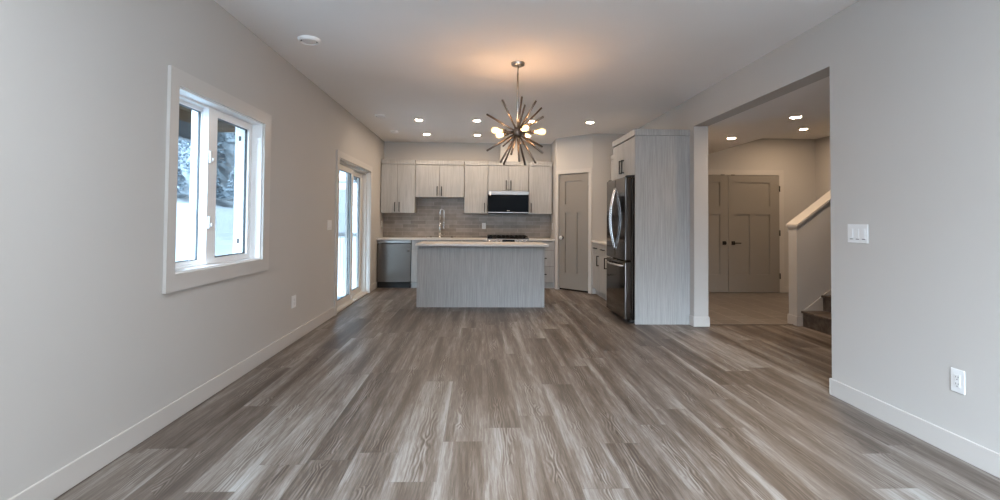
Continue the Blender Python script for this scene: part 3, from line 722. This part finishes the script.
# ------------------------------------------------------------------ ceiling fittings
def downlight(loc, label, lens, grp):
    root = empty('downlight', loc, label, 'downlight', grp)
    x, y, z = loc
    part('trim_ring', MB().lathe([(.052, -.001), (.056, -.004), (.068, -.003), (.070, 0)], loc, n=32), PLASTIC, root)
    part('lens', MB().lathe([(0, -.0035), (.05, -.003), (.052, -.0005)], loc, n=32), lens, root)
    return root
dl = None
DLS = [((-.944, 7.69), 'recessed downlight in the front row, leftmost, nearest the ceiling vents'),
       ((-.058, 7.68), 'recessed downlight in the front row, left of the chandelier'),
       ((.777, 7.65), 'recessed downlight in the front row, seen right behind the chandelier rods'),
       ((1.689, 7.66), 'recessed downlight in the front row, rightmost, near the pantry door'),
       ((-.955, 8.96), 'recessed downlight in the back row, leftmost, above the dishwasher cabinets'),
       ((-.058, 8.98), 'recessed downlight in the back row, middle, over the counter'),
       ((.848, 8.98), 'recessed downlight in the back row, rightmost, behind the chandelier bulbs')]
for (x, y), l in DLS:
    if dl is None: dl = downlight((x, y, H), l, LENS, 'kitchen downlights')
    else: copy_tree(dl, (x, y, H), l)
fl = downlight((3.468, 6.786, 2.416), 'recessed downlight in the low hall ceiling, farther one by the column', FLENS, 'hall downlights')
copy_tree(fl, (3.471, 5.375, 2.416), 'recessed downlight in the low hall ceiling, nearer and larger one')
copy_tree(fl, (5.25, 7.92, H), 'recessed downlight in the higher hall ceiling behind the low one')

root0 = None  # fill lamps added out of view to brighten the room
for x, y, l in ((-.75, .7, 'added round ceiling lamp out of view, left and nearer the kitchen'), (1.45, .7, 'added round ceiling lamp out of view, right and nearer the kitchen'),
             (-.75, -1.5, 'added round ceiling lamp out of view, left by the rear window'), (1.45, -1.5, 'added round ceiling lamp out of view, right by the rear window')):
    if root0 is None:
        root0 = empty('fill_lamp', (x, y, H), l, 'ceiling lamp', 'added fill lamps out of view')
        part('base', MB().lathe([(.165, -.03), (.18, -.03), (.185, 0)], (x, y, H), n=36), PLASTIC, root0)
        part('diffuser', MB().lathe([(0, -.055), (.09, -.052), (.15, -.04), (.166, -.028)], (x, y, H), n=36), FILLM, root0)
    else: copy_tree(root0, (x, y, H), l)

def vent(loc, r, label):
    root = empty('ceiling_vent', loc, label, 'ceiling vent', 'round ceiling vents')
    part('ring', MB().lathe([(r*.78, -.004), (r*.78, -.021), (r*.82, -.029), (r*.93, -.026), (r, 0)], loc, n=36), VENTW, root)
    part('disc', MB().lathe([(0, -.026), (r*.56, -.025), (r*.64, -.022), (r*.64, -.019), (0, -.018)], loc, n=36), VENTW, root)
    part('throat', MB().lathe([(0, -.014), (r*.60, -.014), (r*.775, -.013), (r*.775, -.001)], loc, n=36), SLOT, root)
vent((-1.463, 4.295, H), .092, 'round white ceiling vent nearest, close to the window')
vent((-1.465, 7.37, H), .084, 'round white ceiling vent in the middle of its row, by the patio door')
vent((-1.484, 8.705, H), .078, 'round white ceiling vent farthest back, near the kitchen corner')

# ------------------------------------------------------------------ chandelier
HC = Vector((.357, 4.82, 2.103))
root = empty('chandelier', (.357, 4.82, H), 'sputnik chandelier of bronze rods and five glowing bulbs', 'chandelier')
part('canopy', MB().lathe([(0, -.034), (.045, -.033), (.064, -.024), (.067, -.006), (.067, 0)], (.357, 4.82, H), n=32), NICKEL, root)
part('stem', MB().cyl((.357, 4.82, H-.034), (.357, 4.82, H-.10), .007).cyl((.357, 4.82, H-.10), HC, .0085, n=12), NICKEL, root)
part('hub', MB().lathe([(0, -.05), (.03, -.044), (.046, -.022), (.05, 0), (.046, .022), (.03, .044), (0, .05)], HC), BRONZE, root)
tips = [(140, 60, -1), (262, 42, 1), (280, 95, 1), (350, 68, -1), (385, 112, 1), (395, 168, -1), (42, 152, 1), (42, 380, -1), (145, 350, 1), (128, 452, -1),
        (148, 465, 1), (195, 402, -1), (245, 445, -1), (282, 468, 1), (348, 458, -1), (388, 355, 1), (392, 393, -1)]
for tx, ty, sg in tips:                    # every rod is .36 m long; its tip lies on that sphere
    px, py = 480 + tx/6.25, 90 + ty/6.25
    ray = (fw + rt*(px-500)/502.126 + up*(208.03-py)/502.126).normalized(); o_ = Vector((0, 0, 1.24987)) - HC
    bq = ray.dot(o_); cq = o_.dot(o_) - .36**2; disc = max(.0004, bq*bq - cq)
    d = (o_ + ray*(-bq + sg*math.sqrt(disc))).normalized()*.36
    part('rod', MB().cyl(HC + d*.125, HC + d, .0085, .0095, n=12), BRONZE, root)
def bulb(dx, dep):
    d = Vector((dx, dep, 0)).normalized()
    s = part('socket', MB().cyl(HC + d*.045, HC + d*.13, .009).cyl(HC + d*.125, HC + d*.165, .017, .019), BRONZE, root)
    g_ = part('bulb', MB().lathe([(0, .275), (.012, .273), (.024, .262), (.030, .244), (.029, .226), (.021, .200), (.015, .182), (.015, .1655)], HC, d, 20), BGLASS, s, 'glowing warm bulb')
    part_f = MB().lathe([(0, .255), (.007, .252), (.010, .235), (.010, .215), (.006, .19), (0, .185)], HC, d, 12)
    f_ = part('bulb', part_f, BULBM, s); f_.name = 'filament'
for dx, dep in ((.22, -.06), (.054, -.215), (.10, .195), (-.205, -.09), (-.16, .158)): bulb(dx, dep)

# ------------------------------------------------------------------ outdoors, left of the house
mb = MB()
def gz(x, y):
    if x > -12: return -.7
    if x > -20: t = (-12-x)/8; return -.7 + 2.9*t*t*(3-2*t)
    return 2.2 + (-20-x)*.55 + .5*math.sin(x*.9+y*.5)*min(1, (-20-x)/6)
xs_ = [-2.4, -6, -9, -12] + [-12-1.0*k for k in range(1, 60)]; ys2 = [1.0*k for k in range(105)]
ys_ = [-40+4*k for k in range(36)]
g = [[mb.bm.verts.new((x, y, gz(x, y)+.12*math.sin(x*1.7+y*.8))) for y in ys_] for x in xs_]
for i in range(12):
    for j in range(len(ys_)-1):
        f = mb.bm.faces.new([g[i][j], g[i][j+1], g[i+1][j+1], g[i+1][j]]); f.smooth = True
hill = MB(); hx = [x for x in xs_ if x <= -20.5]; gg = [[hill.bm.verts.new((x, y, gz(x, y)+.35*math.sin(x*2.3+y*.7)*math.sin(y*1.9))) for y in ys2] for x in hx]
for i in range(len(hx)-1):
    for j in range(len(ys2)-1):
        f = hill.bm.faces.new([gg[i][j], gg[i][j+1], gg[i+1][j+1], gg[i+1][j]]); f.smooth = True
struct('ground_hillside', hill, BRUSH, 'brush covered snowy hillside outside the window', cat='hillside')
struct('ground_snow', mb, DIMSNOW, 'snowy ground and hillside outside the window', cat='ground')
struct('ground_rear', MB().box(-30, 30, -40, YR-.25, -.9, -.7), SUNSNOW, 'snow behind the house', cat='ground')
# deck overhead
root = empty('deck_roof', (-3.3, 7, 2.5), 'brown timber deck framing overhead outside the window', 'deck')
for k in range(19):
    y = 2.2 + .41*k
    part('joist', MB().box(-5.9, XO-.01, y, y+.045, 2.87, 3.05), JOIST, root)
part('decking', MB().box(-6.0, XO-.01, 2.0, 9.7, 3.052, 3.09), JOIST, root)
part('beam', MB().box(-4.56, -4.44, 2.2, 8.42, 2.45, 2.70), GREYBEAM, root, 'grey beam')
part('beam', MB().box(-4.56, -4.44, 2.2, 8.42, 2.701, 2.869), JOIST, root)
part('post', MB().box(-4.57, -4.43, 8.28, 8.42, -.69, 2.449), GREYBEAM, root)
# railing and neighbour's garage seen through the patio door
root = empty('deck_railing', (-3.0, 12, -.6), 'pale deck railing seen through the patio door', 'railing')
part('top_rail', MB().box(-4.4, -2.15, 11.95, 12.05, .85, .93), GREYBEAM, root)
part('bottom_rail', MB().box(-4.4, -2.15, 11.97, 12.03, -.55, -.48), VINYL, root)
for k in range(28): part('baluster', MB().box(-4.38+.08*k, -4.32+.08*k, 11.985, 12.015, -.48, .85), VINYL, root)
root = empty('garage', (-4.6, 19, -.7), 'pale sided garage beyond the patio door', 'building')
mb = MB()
for k in range(18): mb.prism([(-6.9, 16.0, -.69+.2*k), (-6.9, 15.975, -.69+.2*k), (-6.9, 16.0, -.49+.2*k)], (4.7, 0, 0))
mb.box(-6.9, -2.2, 16, 21, -.69, 2.92)
part('wall', mb, SIDING, root)
part('trim_band', MB().box(-6.95, -2.15, 15.95, 16.0, 2.40, 2.46), GREYBEAM, root)
part('wall_lamp', MB().box(-3.98, -3.86, 15.85, 15.97, 2.48, 2.75, .02), BLACK, root)
part('roof', MB().prism([(-7.2, 15.6, 2.93), (-7.2, 21.4, 2.93), (-7.2, 18.5, 4.3)], (5.3, 0, 0)), DIMSNOW, root)
part('door', MB().box(-4.85, -4.12, 15.955, 15.985, -.6, 2.2), GREYBEAM, root)  # grey panel added for the stripes mirrored in the patio pane
# frosted trees on the hillside
def make_tree(seed, h):
    rnd = random.Random(seed)
    tb = MB().tube([(0, 0, -.3), (.05, 0, h*.4), (0, .04, h*.97)], [.13, .09, .02], 7)
    fb = MB()
    for k in range(1500):
        t = rnd.random()**.8; z = h*(.08+.92*t); r = (1-t)**.75*h*.30*(.35+.65*rnd.random()**.5)
        a = rnd.random()*2*PI; c_ = Vector((r*math.cos(a), r*math.sin(a), z))
        u = Vector((rnd.gauss(0, 1), rnd.gauss(0, 1), rnd.gauss(0, .6))).normalized()*(.10+.22*rnd.random())
        v = u.cross(Vector((rnd.gauss(0, 1), rnd.gauss(0, 1), rnd.gauss(0, 1)))).normalized()*(.03+.07*rnd.random())
        fb.bm.faces.new([fb.bm.verts.new(c_+p) for p in (u, v, -u, -v)])
    return tb, fb
protos = []
spots = []
rnd = random.Random(3)
for row, X in enumerate((-21.5, -24, -27, -31, -36, -42)):
    n = 6
    for k in range(n):
        ratio = .43 + .23*(k+.5*(row % 2)+rnd.random()*.3)/n
        q = (X+rnd.uniform(-.8, .8), -X/ratio, rnd.uniform(.8, 1.2))
        if all(math.hypot(q[0]-a[0], q[1]-a[1]) > 3.4 for a in spots): spots.append(q)
for i, (x, y, s) in enumerate(spots):
    loc = (x, y, gz(x, y)-.1)
    lab = ['frosted tree with pale twigs on the snowy hillside outside', 'slender frosted tree on the snowy hillside outside', 'broad frosted tree on the snowy hillside outside'][i % 3]
    if i < 3:
        h = (4.2, 5.0, 3.6)[i]; tb, fb = make_tree(20+i, h)
        o = empty('frosted_tree', (0, 0, 0), lab, 'tree', 'frosted trees on the hillside')
        part('trunk', tb, BARK, o); part('foliage', fb, FROST, o); protos.append(o)
    else: o = copy_tree(protos[i % 3])
    o.location = loc; o.rotation_euler.z = rnd.uniform(0, 6); o.scale = (s, s, s)
